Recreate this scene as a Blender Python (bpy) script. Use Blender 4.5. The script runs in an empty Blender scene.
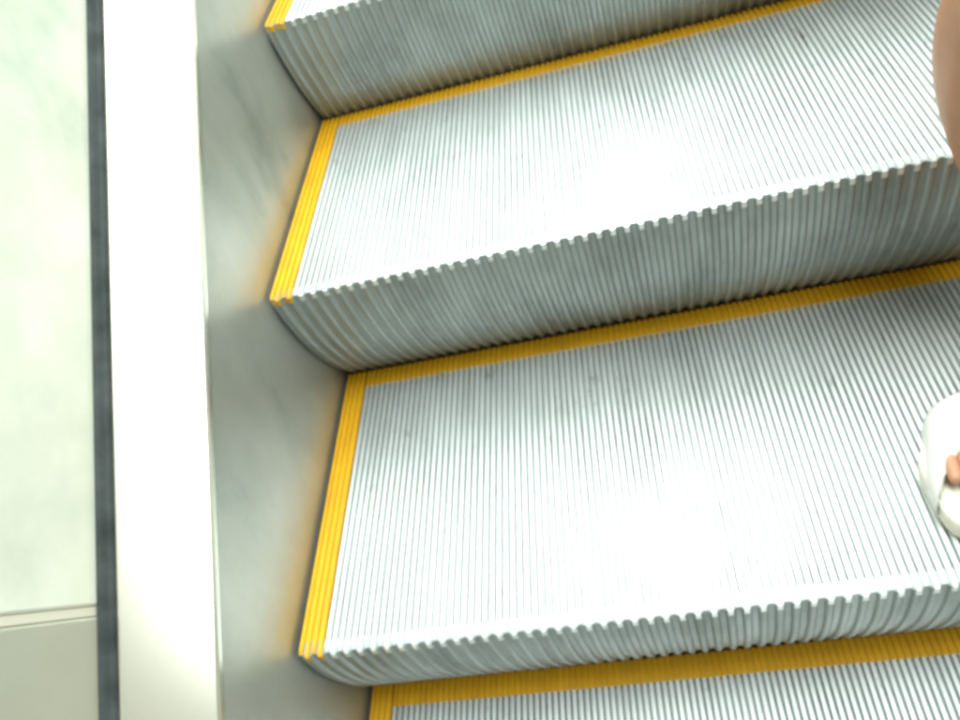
import bpy, bmesh, math, random
from mathutils import Vector, Matrix
random.seed(7)
sc = bpy.context.scene
COL = sc.collection

# ------------------------------------------------------------------ helpers
def obj(name, verts, faces, mat, parent=None, smooth=False, fmat=None):
    me = bpy.data.meshes.new(name)
    me.from_pydata([tuple(v) for v in verts], [], faces)
    mats = mat if isinstance(mat, (list, tuple)) else [mat]
    for m in mats:
        me.materials.append(m)
    if fmat:
        for p, i in zip(me.polygons, fmat):
            p.material_index = i
    bm = bmesh.new(); bm.from_mesh(me)
    bmesh.ops.recalc_face_normals(bm, faces=bm.faces)
    bm.to_mesh(me); bm.free()
    if smooth:
        for p in me.polygons: p.use_smooth = True
    o = bpy.data.objects.new(name, me); COL.objects.link(o)
    if parent: o.parent = parent
    return o

def thing(name, label, cat, loc=(0, 0, 0), group=None):
    o = bpy.data.objects.new(name, None); COL.objects.link(o)
    o.empty_display_size = .1
    o.location = loc; o['label'] = label; o['category'] = cat
    if group: o['group'] = group
    return o

def smooth_bevel(o, w, seg=2):
    m = o.modifiers.new('bevel', 'BEVEL'); m.width = w; m.segments = seg; m.limit_method = 'ANGLE'
    m.angle_limit = math.radians(40)

class MB:
    def __init__(s): s.v = []; s.f = []; s.m = []
    def loft(s, rings, caps=True, mi=0, closed=True):
        n = len(rings[0]); b = len(s.v)
        for r in rings: s.v += [tuple(p) for p in r]
        for i in range(len(rings)-1):
            for j in range(n if closed else n-1):
                a = b+i*n+j; c = b+i*n+(j+1) % n
                s.f.append((a, c, c+n, a+n)); s.m.append(mi)
        if caps and closed:
            s.f.append(tuple(range(b+n-1, b-1, -1))); s.m.append(mi)
            e = b+(len(rings)-1)*n
            s.f.append(tuple(range(e, e+n))); s.m.append(mi)
    def box(s, x0, x1, y0, y1, z0, z1, mi=0):
        s.loft([[(x0, y, z0), (x1, y, z0), (x1, y, z1), (x0, y, z1)] for y in (y0, y1)], mi=mi)
    def build(s, name, mat, parent=None, smooth=False):
        return obj(name, s.v, s.f, mat, parent, smooth, s.m)

# ------------------------------------------------------------------ materials
def mat(name, col, metal=0., rough=.5, **k):
    m = bpy.data.materials.new(name); m.use_nodes = True
    b = m.node_tree.nodes['Principled BSDF']
    b.inputs['Base Color'].default_value = (*col, 1)
    b.inputs['Metallic'].default_value = metal
    b.inputs['Roughness'].default_value = rough
    for kk, v in k.items(): b.inputs[kk.replace('_', ' ')].default_value = v
    return m, m.node_tree, b

def noise(nt, scale, vec_scale=(1, 1, 1), detail=4, rough=.55, seed=0.):
    tc = nt.nodes.new('ShaderNodeTexCoord'); mp = nt.nodes.new('ShaderNodeMapping')
    oi = nt.nodes.new('ShaderNodeObjectInfo')
    mp.inputs['Scale'].default_value = vec_scale
    vm = nt.nodes.new('ShaderNodeVectorMath'); vm.operation = 'ADD'
    nt.links.new(tc.outputs['Object'], mp.inputs['Vector'])
    nt.links.new(mp.outputs[0], vm.inputs[0])
    ml = nt.nodes.new('ShaderNodeMath'); ml.operation = 'MULTIPLY'; ml.inputs[1].default_value = 17.3
    nt.links.new(oi.outputs['Random'], ml.inputs[0]); nt.links.new(ml.outputs[0], vm.inputs[1])
    n = nt.nodes.new('ShaderNodeTexNoise')
    n.inputs['Scale'].default_value = scale; n.inputs['Detail'].default_value = detail
    n.inputs['Roughness'].default_value = rough
    nt.links.new(vm.outputs[0], n.inputs['Vector'])
    return n.outputs['Fac']

def ramp(nt, fac, stops):
    r = nt.nodes.new('ShaderNodeValToRGB')
    e = r.color_ramp.elements
    while len(e) < len(stops): e.new(.5)
    for el, (p, c) in zip(e, stops):
        el.position = p; el.color = (*c, 1) if len(c) == 3 else c
    nt.links.new(fac, r.inputs[0])
    return r.outputs[0]

def g(v): return (v, v, v)

# grooved aluminium of the treads
TREAD, nt, b = mat('tread_aluminium', (.7, .72, .72), .72, .40)
f = noise(nt, 9, (1, .6, 1), 5)
nt.links.new(ramp(nt, f, [(.3, (.70, .735, .73)), (.5, (.78, .815, .81)), (.72, (.84, .875, .87))]), b.inputs['Base Color'])
fd = noise(nt, 42, (1, .5, 1), 8, .75)
mx = nt.nodes.new('ShaderNodeMixRGB'); mx.blend_type = 'MULTIPLY'; mx.inputs[0].default_value = 1
src = b.inputs['Base Color'].links[0].from_socket
nt.links.new(src, mx.inputs[1]); nt.links.new(ramp(nt, fd, [(.30, (.55, .55, .52)), (.40, g(1.))]), mx.inputs[2])
nt.links.new(mx.outputs[0], b.inputs['Base Color'])
f2 = noise(nt, 60, (1, .15, 1), 3)
nt.links.new(ramp(nt, f2, [(.3, g(.38)), (.75, g(.50))]), b.inputs['Roughness'])
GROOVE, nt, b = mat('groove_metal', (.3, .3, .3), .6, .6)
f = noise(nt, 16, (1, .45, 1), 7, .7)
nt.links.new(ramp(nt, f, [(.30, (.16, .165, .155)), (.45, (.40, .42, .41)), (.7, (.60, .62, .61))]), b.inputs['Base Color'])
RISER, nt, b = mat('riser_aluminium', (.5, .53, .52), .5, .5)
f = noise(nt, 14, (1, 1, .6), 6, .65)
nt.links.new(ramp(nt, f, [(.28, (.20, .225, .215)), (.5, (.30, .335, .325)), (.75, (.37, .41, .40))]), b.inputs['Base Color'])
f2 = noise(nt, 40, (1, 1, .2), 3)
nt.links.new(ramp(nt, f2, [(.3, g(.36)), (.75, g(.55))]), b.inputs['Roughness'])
YELLOW, nt, b = mat('yellow_paint', (.80, .47, .01), 0., .42)
f = noise(nt, 55, (1, .35, 1), 6, .7)
nt.links.new(ramp(nt, f, [(.24, (.34, .24, .06)), (.36, (.56, .29, .006)), (.6, (.66, .35, .007)), (.8, (.70, .42, .015))]), b.inputs['Base Color'])
YGROOVE, nt, b = mat('yellow_groove', (.68, .37, .008), 0., .6)
# brushed stainless skirting
SKIRT, nt, b = mat('brushed_stainless', (.5, .5, .46), .62, .42, Anisotropic=.4)
f = noise(nt, 7, (1, 1, .6), 6, .65)
nt.links.new(ramp(nt, f, [(.30, (.35, .375, .335)), (.44, (.47, .49, .44)), (.56, (.52, .53, .48)), (.72, (.58, .585, .545))]), b.inputs['Base Color'])
f2 = noise(nt, 3.5, (1, 1, 1), 8, .7)
nt.links.new(ramp(nt, f2, [(.3, g(.33)), (.72, g(.50))]), b.inputs['Roughness'])
fs = noise(nt, 6, (1, 1, 60), 3, .6)
bp = nt.nodes.new('ShaderNodeBump'); bp.inputs['Strength'].default_value = .04; bp.inputs['Distance'].default_value = .002
nt.links.new(fs, bp.inputs['Height']); nt.links.new(bp.outputs[0], b.inputs['Normal'])
DECK, nt, b = mat('satin_white_deck', (.84, .84, .80), .85, .20)
f = noise(nt, 4, (1, 1, 1), 5)
nt.links.new(ramp(nt, f, [(.3, (.82, .81, .68)), (.7, (.90, .89, .80))]), b.inputs['Base Color'])
RUBBER, nt, b = mat('dark_rubber', (.035, .042, .038), 0., .75)
b.inputs['Specular IOR Level'].default_value = .25
f = noise(nt, 30, (1, 1, 1), 5)
nt.links.new(ramp(nt, f, [(.3, (.020, .026, .025)), (.75, (.062, .072, .072))]), b.inputs['Base Color'])
HANDRAIL = mat('handrail_rubber', (.015, .015, .016), 0., .35)[0]
PANEL, nt, b = mat('pale_green_panel', (.70, .76, .66), 0., .22, IOR=1.5)
f = noise(nt, 5, (1, 1, 1), 5, .6)
nt.links.new(ramp(nt, f, [(.3, (.58, .65, .57)), (.43, (.74, .77, .67)), (.56, (.84, .86, .75)), (.75, (.90, .92, .88))]), b.inputs['Base Color'])  # cream, green and grey patches paint glossy reflections into the panel colour
PANEL_GREY, nt, b = mat('grey_beige_panel', (.62, .62, .54), 0., .22, IOR=1.5)
f = noise(nt, 4, (1, 1, 1), 4)
nt.links.new(ramp(nt, f, [(.3, (.42, .42, .34)), (.7, (.54, .53, .43))]), b.inputs['Base Color'])
CLAD = mat('outer_cladding', (.45, .46, .44), .8, .4)[0]
SKIN, nt, b = mat('skin', (.50, .25, .13), 0., .5, Subsurface_Weight=.08)
b.inputs['Subsurface Radius'].default_value = (.012, .004, .002)
f = noise(nt, 18, (1, 1, 1), 5)
nt.links.new(ramp(nt, f, [(.3, (.46, .22, .125)), (.7, (.58, .30, .18))]), b.inputs['Base Color'])
NAIL = mat('toenail', (.62, .36, .27), 0., .25)[0]
STRAP = mat('white_leather', (.74, .73, .68), 0., .42)[0]
SOLE = mat('cream_sole', (.80, .76, .64), 0., .6)[0]
DENIM = mat('denim', (.06, .09, .16), 0., .85)[0]
SHIRT = mat('cotton_shirt', (.62, .60, .56), 0., .85)[0]
HAIR = mat('dark_hair', (.02, .014, .01), 0., .45)[0]
EYEW = mat('eye_white', (.75, .74, .72), 0., .2)[0]

# ------------------------------------------------------------------ escalator step
W = 1.0            # clear width between the skirts
NC = 135
PITCH = W/NC      # cleat spacing
D = .404           # tread depth
CH = .010          # cleat height
YS = 4             # yellow cleats along each side
YB = .029          # yellow band along the back

def cleat(mb, i, y0, y1, mi=0, nose=True):
    """one ridge of the tread, running front to back, with a rounded crown"""
    xc = (i+.5)*PITCH; a = .00262; c = .0026
    def ring(y, dz=0.):
        return [(xc-a, y, -CH), (xc-a*.92, y, -.0012+dz), (xc-c*.75, y, -.0002+dz), (xc+c*.75, y, -.0002+dz),
                (xc+a*.92, y, -.0012+dz), (xc+a, y, -CH)]
    rs = [ring(y0, -.0022), ring(y0+.0035)] if nose else [ring(y0)]
    mb.loft(rs+[ring(y1)], mi=mi)

def make_step():
    root = thing('escalator_step', 'x', 'step', group='grooved steps of the escalator')
    n = NC
    t = MB()
    t.box(0.0005, W-.0005, .0085, D-.001, -.030, -CH, 1)
    for i in range(YS, n-YS):
        cleat(t, i, .0 if i % 2 else .0045, D-YB)
    t.build('tread', [TREAD, GROOVE], root)
    for lo, hi in ((0, YS), (n-YS, n)):
        s = MB()
        for i in range(lo, hi): cleat(s, i, .0 if i % 2 else .004, D-.0005)
        s.box(lo*PITCH+.0012, hi*PITCH-.0012, .0088, D-.0003, -CH-.002, -.0030, 1)
        s.build('side_stripe', [YELLOW, YGROOVE], root)
    s = MB()
    for i in range(YS, n-YS): cleat(s, i, D-YB+.0004, D-.0005, nose=False)
    s.box(YS*PITCH, (n-YS)*PITCH, D-YB+.0004, D-.0003, -CH-.002, -.0030, 1)
    s.build('back_stripe', [YELLOW, YGROOVE], root)
    # side plates carrying the step
    for x0 in (.012, W-.020):
        c = MB()
        c.loft([[(xx, .03, -.0295), (xx, D-.01, -.0295), (xx, D-.01, -.12), (xx, .10, -.20)] for xx in (x0, x0+.008)])
        c.build('side_plate', CLAD, root)
    return root

def make_riser(root, drop):
    # the riser bows back from the nose to the back edge of the next tread down, ribbed at twice the cleat spacing
    n = NC
    r = MB()
    dy, dz = drop
    at, rt = math.atan2(dz, dy), math.hypot(dy, dz)-.0015
    RS = .4032
    K = 18; A0, A1 = math.radians(.35), at+math.radians(5)
    an = [A0+(A1-A0)*k/K for k in range(K+1)]
    def P(off, a, x):
        R = RS+(rt-RS)*min(1.1, a/at)**1.3-off
        return (x, D-R*math.cos(a), -R*math.sin(a)-.0005)
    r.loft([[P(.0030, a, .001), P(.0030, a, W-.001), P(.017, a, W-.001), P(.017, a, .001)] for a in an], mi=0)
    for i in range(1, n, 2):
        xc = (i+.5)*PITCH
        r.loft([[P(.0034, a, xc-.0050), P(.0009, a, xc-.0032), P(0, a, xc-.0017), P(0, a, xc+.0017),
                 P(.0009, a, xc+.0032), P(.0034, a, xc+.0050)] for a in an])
    return r.build('riser', RISER, root)

def copy_tree(o, parent=None):
    c = o.copy(); COL.objects.link(c)
    if parent: c.parent = parent
    for ch in list(o.children): copy_tree(ch, c)
    return c

steps = [  # nose position (x, y, z), label
    ((.000, .000, .000), 'grooved grey escalator step on which the white open-toed shoe stands'),
    ((.000, .3284, .2107), 'bright grooved escalator step with no shoe on it, next one up from the white shoe'),
    ((.001, .6789, .3807), 'escalator step cut by the top edge, its dark ribbed riser filling the top middle'),
    ((.000, -.3529, -.2002), 'escalator step at the bottom edge showing only its yellow banded back and corner'),
    ((.000, 1.0290, .5830), 'grooved escalator step one above the step whose riser fills the top middle'),
    ((.000, 1.3790, .7850), 'highest built escalator step, far beyond the top edge'),
    ((.000, -.7020, -.4020), 'lowest built escalator step, below the bottom edge'),
]
proto = make_step()
for i, (loc, lab) in enumerate(steps):
    o = proto if i == 0 else copy_tree(proto)
    o.location = loc; o['label'] = lab
ST = [(.349, .202)]*7
ST[0] = (.3529, .2002); ST[1] = (.3284, .2107); ST[2] = (.3505, .1700)
for o, d in zip([o for o in COL.objects if o.name.startswith('escalator_step')], ST):
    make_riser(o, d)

# ------------------------------------------------------------------ balustrades
K2 = .615                      # the deck's outer edge
K = .586                       # slope of the incline
YA, YZ = -1.15, 2.0
def sweep(profile, ya=YA, yz=YZ, mb=None, mi=0, perp=False):
    """extrude an (x, dz) outline along the incline; dz is the height over the line z = K*y"""
    mb = mb or MB()
    rings = []
    ns = 260 if any(len(p) > 2 for p in profile) else 1
    for y in [ya+(yz-ya)*k/ns for k in range(ns+1)]:
        rr = []
        for x, dz, *sl in profile:
            dk = sl[0]-K if sl else 0.
            if perp:   # end cut square to the incline
                yy = y-(dz-.21)*K/(1+K*K)
            else: yy = y
            rr.append((x, yy, K*yy+dz+dk*yy))
        rings.append(rr)
    mb.loft(rings, mi=mi)
    return mb

def make_balustrade(label, sx, ox):
    X = lambda x: ox+sx*x
    def pr(pts): return [(X(p[0]), *p[1:]) for p in pts]
    root = thing('escalator_balustrade', label, 'balustrade', (0, 0, 0), group='balustrades along both sides of the escalator')
    o = sweep(pr([(-.004, .1595), (-.004, -.42), (-.010, -.42), (-.010, .1595)])).build('skirt_panel', SKIRT, root)
    # white sloping deck: a sheet folded at its lower lip
    prof = [(-.0025, .1560), (-.0025, .1615), (-.005, .1648), (-.078, .2000, K2), (-.0805, .2000, K2), (-.0805, .184, K2), (-.012, .1560)]
    o = sweep(pr(prof)).build('deck_cover', DECK, root, True)
    o.data.set_sharp_from_angle(angle=math.radians(6))
    # dark rubber gasket at the foot of the panel
    prof = [(-.0810, .184, K2), (-.0810, .2015, K2), (-.0825, .2040, K2), (-.0860, .2055, K2), (-.0895, .2100, K2), (-.0930, .2125, K2), (-.0930, .184, K2)]
    o = sweep(pr(prof)).build('rubber_gasket', RUBBER, root)
    # upright pale panels, butted with a narrow gap square to the incline
    pp = [(-.0935, .150), (-.0935, .880), (-.1110, .880), (-.1110, .150)]
    J = -.030
    for a, z, pm in ((YA, J-.0035, PANEL_GREY), (J+.0035, J+1.20, PANEL), (J+1.207, YZ, PANEL)):
        o = sweep(pr(pp), a, z, perp=True).build('side_panel', pm, root)
        smooth_bevel(o, .003, 2)
    pj = [(-.0945, .150), (-.0945, .880), (-.1105, .880), (-.1105, .150)]
    for j in (J, J+1.2035):
        sweep(pr(pj), j-.0033, j+.0033, perp=True).build('joint_strip', SOLE, root)
    o = sweep(pr([(-.1115, .165), (-.1115, .86), (-.118, .86), (-.118, .165)])).build('backing_sheet', CLAD, root)
    # outer deck and truss cladding
    o = sweep(pr([(-.1185, .19), (-.1185, .205), (-.30, .205), (-.30, .19)])).build('outer_deck', CLAD, root)
    o = sweep(pr([(-.295, .1895), (-.295, -.70), (-.30, -.70), (-.30, .1895)])).build('outer_cladding', CLAD, root)
    # handrail
    ring = []
    for k in range(16):
        a = 2*math.pi*k/16
        ca, sa = math.cos(a), math.sin(a)
        ring.append((-.105+.040*math.copysign(abs(ca)**.7, ca), .915+.020*math.copysign(abs(sa)**.7, sa)))
    o = sweep(pr(ring)).build('handrail', HANDRAIL, root, True)
    return root
make_balustrade('escalator side left of the steps, white sloping deck, steel skirting, pale panel behind black gasket', 1, 0.)
pan = sweep([(-.29, -.44), (-.29, -.46), (1.29, -.46), (1.29, -.44)]).build('underside_light_block', HANDRAIL)  # unseen pan, added so no world light shows through the step gaps
pan['label'] = 'unseen dark pan added below all the steps to block light from beneath'; pan['category'] = 'light block'
make_balustrade('matching escalator side on the right, beyond the person in white shoes', -1, 1.)

# ------------------------------------------------------------------ person standing on the step
def skin_obj(name, chains, m, parent=None, sub=2):
    """chains: list of [(x,y,z,r) ...]; first point of each chain is its root"""
    vs, es, rs, roots = [], [], [], []
    for ch in chains:
        b = None
        pts = ch
        if isinstance(ch[0], int):
            prev = ch[0]; pts = ch[1:]
        else:
            prev = None
        for k, p in enumerate(pts):
            vs.append(p[:3]); rs.append(p[3] if len(p) == 4 else (p[3], p[4]))
            i = len(vs)-1
            if prev is None: roots.append(i)
            else: es.append((prev, i))
            prev = i
    me = bpy.data.meshes.new(name); me.from_pydata(vs, es, [])
    me.materials.append(m)
    o = bpy.data.objects.new(name, me); COL.objects.link(o)
    bm = bmesh.new(); bm.from_mesh(me); lay = bm.verts.layers.skin.verify()
    bm.verts.ensure_lookup_table()
    for v, r in zip(bm.verts, rs):
        v[lay].radius = r if isinstance(r, tuple) else (r, r)
        v[lay].use_root = v.index in roots
    bm.to_mesh(me); bm.free()
    md = o.modifiers.new('skin', 'SKIN'); md.use_smooth_shade = True; md.branch_smoothing = .3
    ss = o.modifiers.new('subsurf', 'SUBSURF'); ss.levels = sub; ss.render_levels = sub
    if parent: o.parent = parent
    return o

PX, PY = .800, .225
who = thing('person', 'person with bare legs in white open-toed shoes, standing on a step at the right edge', 'person', (PX-.007, PY, 0))
def L(x, y, z, *r): return (x-PX, y-PY, z, *r)
def leg(s):
    # s = -1: right leg, seen in the photo; s = +1: the left one, mirrored about PX with the foot set a little wider
    m = lambda x, z: (x-PX) if s < 0 else (PX-x)+.075*max(0., 1-z/.8)
    return lambda x, y, z, *r: (m(x, z), y-PY, z, *r)
chains = []
# torso first: index 0 = pelvis
chains.append([L(PX, .225, .86, .115, .085), L(PX, .222, .98, .105, .080), L(PX, .220, 1.12, .118, .085),
               L(PX, .222, 1.25, .125, .080), L(PX, .224, 1.345, .070, .055), L(PX, .218, 1.40, .047, .047), L(PX, .208, 1.46, .055, .062),
               L(PX, .202, 1.53, .072, .088), L(PX, .208, 1.595, .062, .075)])
nb = 9
for s in (-1, 1):
    q = leg(s)
    ch = [0, q(.728, .225, .81, .080), q(.728, .218, .66, .068), q(.714, .208, .50, .048), q(.715, .212, .46, .048), q(.716, .236, .40, .057),
          q(.720, .240, .33, .054), q(.741, .240, .255, .042), q(.768, .240, .17, .029), q(.777, .240, .115, .030), q(.780, .243, .075, .031)]
    chains.append(ch)
    ia = 9
for s in (-1, 1):
    q = leg(s)   # foot: heel to ball as its own chain, sunk into the ankle; toes rooted in the ball
    chains.append([q(.792, .262, .058, .027, .027), q(.768, .215, .064, .031, .029), q(.732, .160, .054, .036, .023), q(.703, .112, .044, .040, .014)])
    for k, (dx, ln, r) in enumerate(((.028, .064, .0115), (.010, .066, .0088), (-.005, .061, .0082), (-.019, .054, .0078), (-.032, .044, .0072))):
        bx = .697+dx
        chains.append([q(bx+.002, .120, .043, r), q(bx, .120-ln*.55, .0435, r), q(bx-.001, .120-ln, .040, r*.92)])
# arms
for s in (-1, 1):
    q = leg(s)
    chains.append([3, q(.655, .226, 1.315, .050), q(.625, .232, 1.18, .042), q(.605, .235, 1.06, .037), q(.598, .205, .93, .033), q(.600, .180, .84, .025), q(.602, .172, .785, .019)])
    chains.append([q(.600, .182, .850, .022, .026), q(.602, .172, .79, .015, .036), q(.604, .166, .745, .012, .036)])
    for k in range(4):
        y = .195-.019*k; ln = (.055, .072, .078, .070)[k]
        chains.append([q(.604, y, .755, .0085), q(.606, y-.002, .735-ln*.5, .0085), q(.614, y-.004, .735-ln, .0075), q(.626, y-.006, .735-ln*1.22, .0065)])
    chains.append([q(.604, .150, .800, .011), q(.612, .128, .775, .010), q(.618, .118, .745, .009)])
body = skin_obj('body', chains, SKIN, who, 2)
# face details belong to the body's own look: small nose and ears are grown as chains of the head
# clothing
shorts = skin_obj('shorts', [[L(PX, .225, .98, .118, .094), L(PX, .225, .87, .132, .104)],
    [1, L(.728, .224, .78, .096), L(.725, .218, .66, .088), L(.724, .212, .55, .082)],
    [1, L(.872, .224, .78, .096), L(.875, .218, .66, .088), L(.876, .212, .55, .082)]], DENIM, who, 2)
shirt = skin_obj('shirt', [[L(PX, .223, 1.25, .138, .096), L(PX, .222, 1.12, .128, .098), L(PX, .223, .98, .122, .096), L(PX, .224, .90, .142, .114), L(PX, .224, .80, .150, .122)],
    [0, L(PX, .224, 1.345, .082, .066)],
    [0, L(.655, .226, 1.310, .062), L(.628, .231, 1.19, .057)],
    [0, L(.945, .226, 1.310, .062), L(.972, .231, 1.19, .057)]], SHIRT, who, 2)
def blob(name, c, r, m, parent, cut=None, seg=24):
    mb = bmesh.new(); bmesh.ops.create_uvsphere(mb, u_segments=seg, v_segments=seg//2, radius=1)
    for v in mb.verts:
        v.co = Vector((v.co.x*r[0]+c[0], v.co.y*r[1]+c[1], v.co.z*r[2]+c[2]))
    if cut: bmesh.ops.delete(mb, geom=[v for v in mb.verts if cut(v.co)], context='VERTS')
    me = bpy.data.meshes.new(name); mb.to_mesh(me); mb.free(); me.materials.append(m)
    for p in me.polygons: p.use_smooth = True
    o = bpy.data.objects.new(name, me); COL.objects.link(o); o.parent = parent
    return o
hair = blob('hair', (0, -.006, 1.535), (.088, .108, .108), HAIR, who, lambda c: c.y < -.045 and c.z < 1.585)
hm = hair.modifiers.new('thick', 'SOLIDIFY'); hm.thickness = .012
for s in (-1, 1):
    blob('eye', (s*.030, -.098, 1.530), (.012, .010, .008), EYEW, who, seg=12)
    blob('iris', (s*.030, -.1065, 1.530), (.0055, .0028, .0055), HAIR, who, seg=10)
blob('nose', (0, -.112, 1.502), (.013, .018, .022), SKIN, who, seg=16)
blob('mouth', (0, -.100, 1.468), (.022, .010, .007), mat('lips', (.42, .14, .12), 0., .4)[0], who, seg=16)
for s in (-1, 1):
    blob('ear', (s*.078, -.008, 1.515), (.010, .020, .030), SKIN, who, seg=16)

# open-toed white mule: footbed sole plus one broad strap
def outline(t):
    """closed sole outline, t in 0..1 starting at the toe tip, for the right foot (toes towards -y)"""
    pts = [(.690, .034), (.665, .036), (.6505, .052), (.6455, .085), (.6475, .120), (.671, .152), (.708, .190), (.739, .232), (.758, .262),
           (.777, .279), (.798, .278), (.816, .262), (.820, .235), (.812, .200), (.793, .165), (.768, .125), (.748, .085), (.736, .055), (.716, .038)]
    n = len(pts); k = t*n; i = int(k) % n; u = k-int(k)
    p0, p1, p2, p3 = (pts[(i+j-1) % n] for j in range(4))
    cr = lambda a, b, c, d: .5*((2*b)+(c-a)*u+(2*a-5*b+4*c-d)*u*u+(-a+3*b-3*c+d)*u**3)
    return cr(p0[0], p1[0], p2[0], p3[0]), cr(p0[1], p1[1], p2[1], p3[1])
def make_mule(s):
    m = (lambda x: x-PX) if s < 0 else (lambda x: PX-x+.070)
    N = 64
    ol = [outline(k/N) for k in range(N)]
    cx = sum(p[0] for p in ol)/N; cy = sum(p[1] for p in ol)/N
    mb = MB(); rings = []
    for f_, z in ((.94, .0005), (.985, .003), (1.0, .010), (1.0, .023), (.985, .0275), (.94, .0285), (.90, .0265)):
        rings.append([(m(cx+(x-cx)*f_), cy+(y-cy)*f_-PY, z) for x, y in ol])
    mb.loft(rings)
    root = mb.build('shoe', SOLE, who, True)
    # strap: arch over the forefoot from y .105 to .175
    st = MB(); R = []
    M_, NA = 9, 20
    for i in range(M_+1):
        y = .098+.056*i/M_
        xl = .6460+.45*max(0, y-.115)-.0015; xr = .7535+.0015+.40*(y-.105)
        h = .056+.10*(y-.098) - (.004 if i in (0, M_) else 0)
        th = .0045 if 0 < i < M_ else .003
        row = []
        for a in range(NA+1):
            ph = math.pi*a/NA
            yy = y+.012*math.sin(ph)-.036*(1-i/M_)*abs(math.cos(ph))**2
            ex = math.copysign(abs(math.cos(ph))**.75, math.cos(ph))
            row.append((m((xl+xr)/2-ex*(xr-xl)/2), yy-PY, .014+(h-.014)*math.sin(ph)**.70))
        inn = []
        for a in range(NA, -1, -1):
            ph = math.pi*a/NA
            yy = y+.012*math.sin(ph)-.036*(1-i/M_)*abs(math.cos(ph))**2
            ex = math.copysign(abs(math.cos(ph))**.75, math.cos(ph))
            inn.append((m((xl+xr)/2-ex*((xr-xl)/2-th)), yy-PY, .014+(h-th-.014)*math.sin(ph)**.70))
        R.append(row+inn)
    st.loft(R)
    st.build('strap', STRAP, root, True)
    return root
for s in (-1, 1): make_mule(s)

# ------------------------------------------------------------------ camera (solved from the step corners)
cd = bpy.data.cameras.new('camera'); cam = bpy.data.objects.new('camera', cd); COL.objects.link(cam)
Rm = [[0.9614823, -0.1781644, -0.20930655], [0.0181066, -0.71877555, 0.69500638], [-0.27426982, -0.67202616, -0.68786401]]
cam.matrix_world = Matrix(((Rm[0][0], -Rm[0][1], -Rm[0][2], .41499), (Rm[1][0], -Rm[1][1], -Rm[1][2], -.35607),
                           (Rm[2][0], -Rm[2][1], -Rm[2][2], .73285), (0, 0, 0, 1)))
cd.sensor_width = 36; cd.lens = 805.557/960*36; cd.clip_start = .02; cd.clip_end = 100
sc.camera = cam

# ------------------------------------------------------------------ light: ceiling lamps over the escalator
w = bpy.data.worlds.new('World'); sc.world = w; w.use_nodes = True
bg = w.node_tree.nodes['Background']; bg.inputs[0].default_value = (.89, .89, .68, 1); bg.inputs[1].default_value = .30
def lamp(name, loc, sx, sy, power, col=(.91, 1., .98), rot=(0, 0, 0)):
    ld = bpy.data.lights.new(name, 'AREA'); ld.shape = 'RECTANGLE'; ld.size = sx; ld.size_y = sy
    ld.energy = power; ld.color = col
    o = bpy.data.objects.new(name, ld); COL.objects.link(o); o.location = loc; o.rotation_euler = rot
    return o
lamp('ceiling_lamp', (.48, 2.9, 2.9), 1.35, 7.2, 300)
lamp('ceiling_lamp', (1.05, -.90, 2.9), .6, 1.95, 50)

sc.view_settings.view_transform = 'Standard'; sc.view_settings.look = 'None'
sc.view_settings.exposure = .3; sc.view_settings.gamma = 1
sc.cycles.filter_width = 3.8
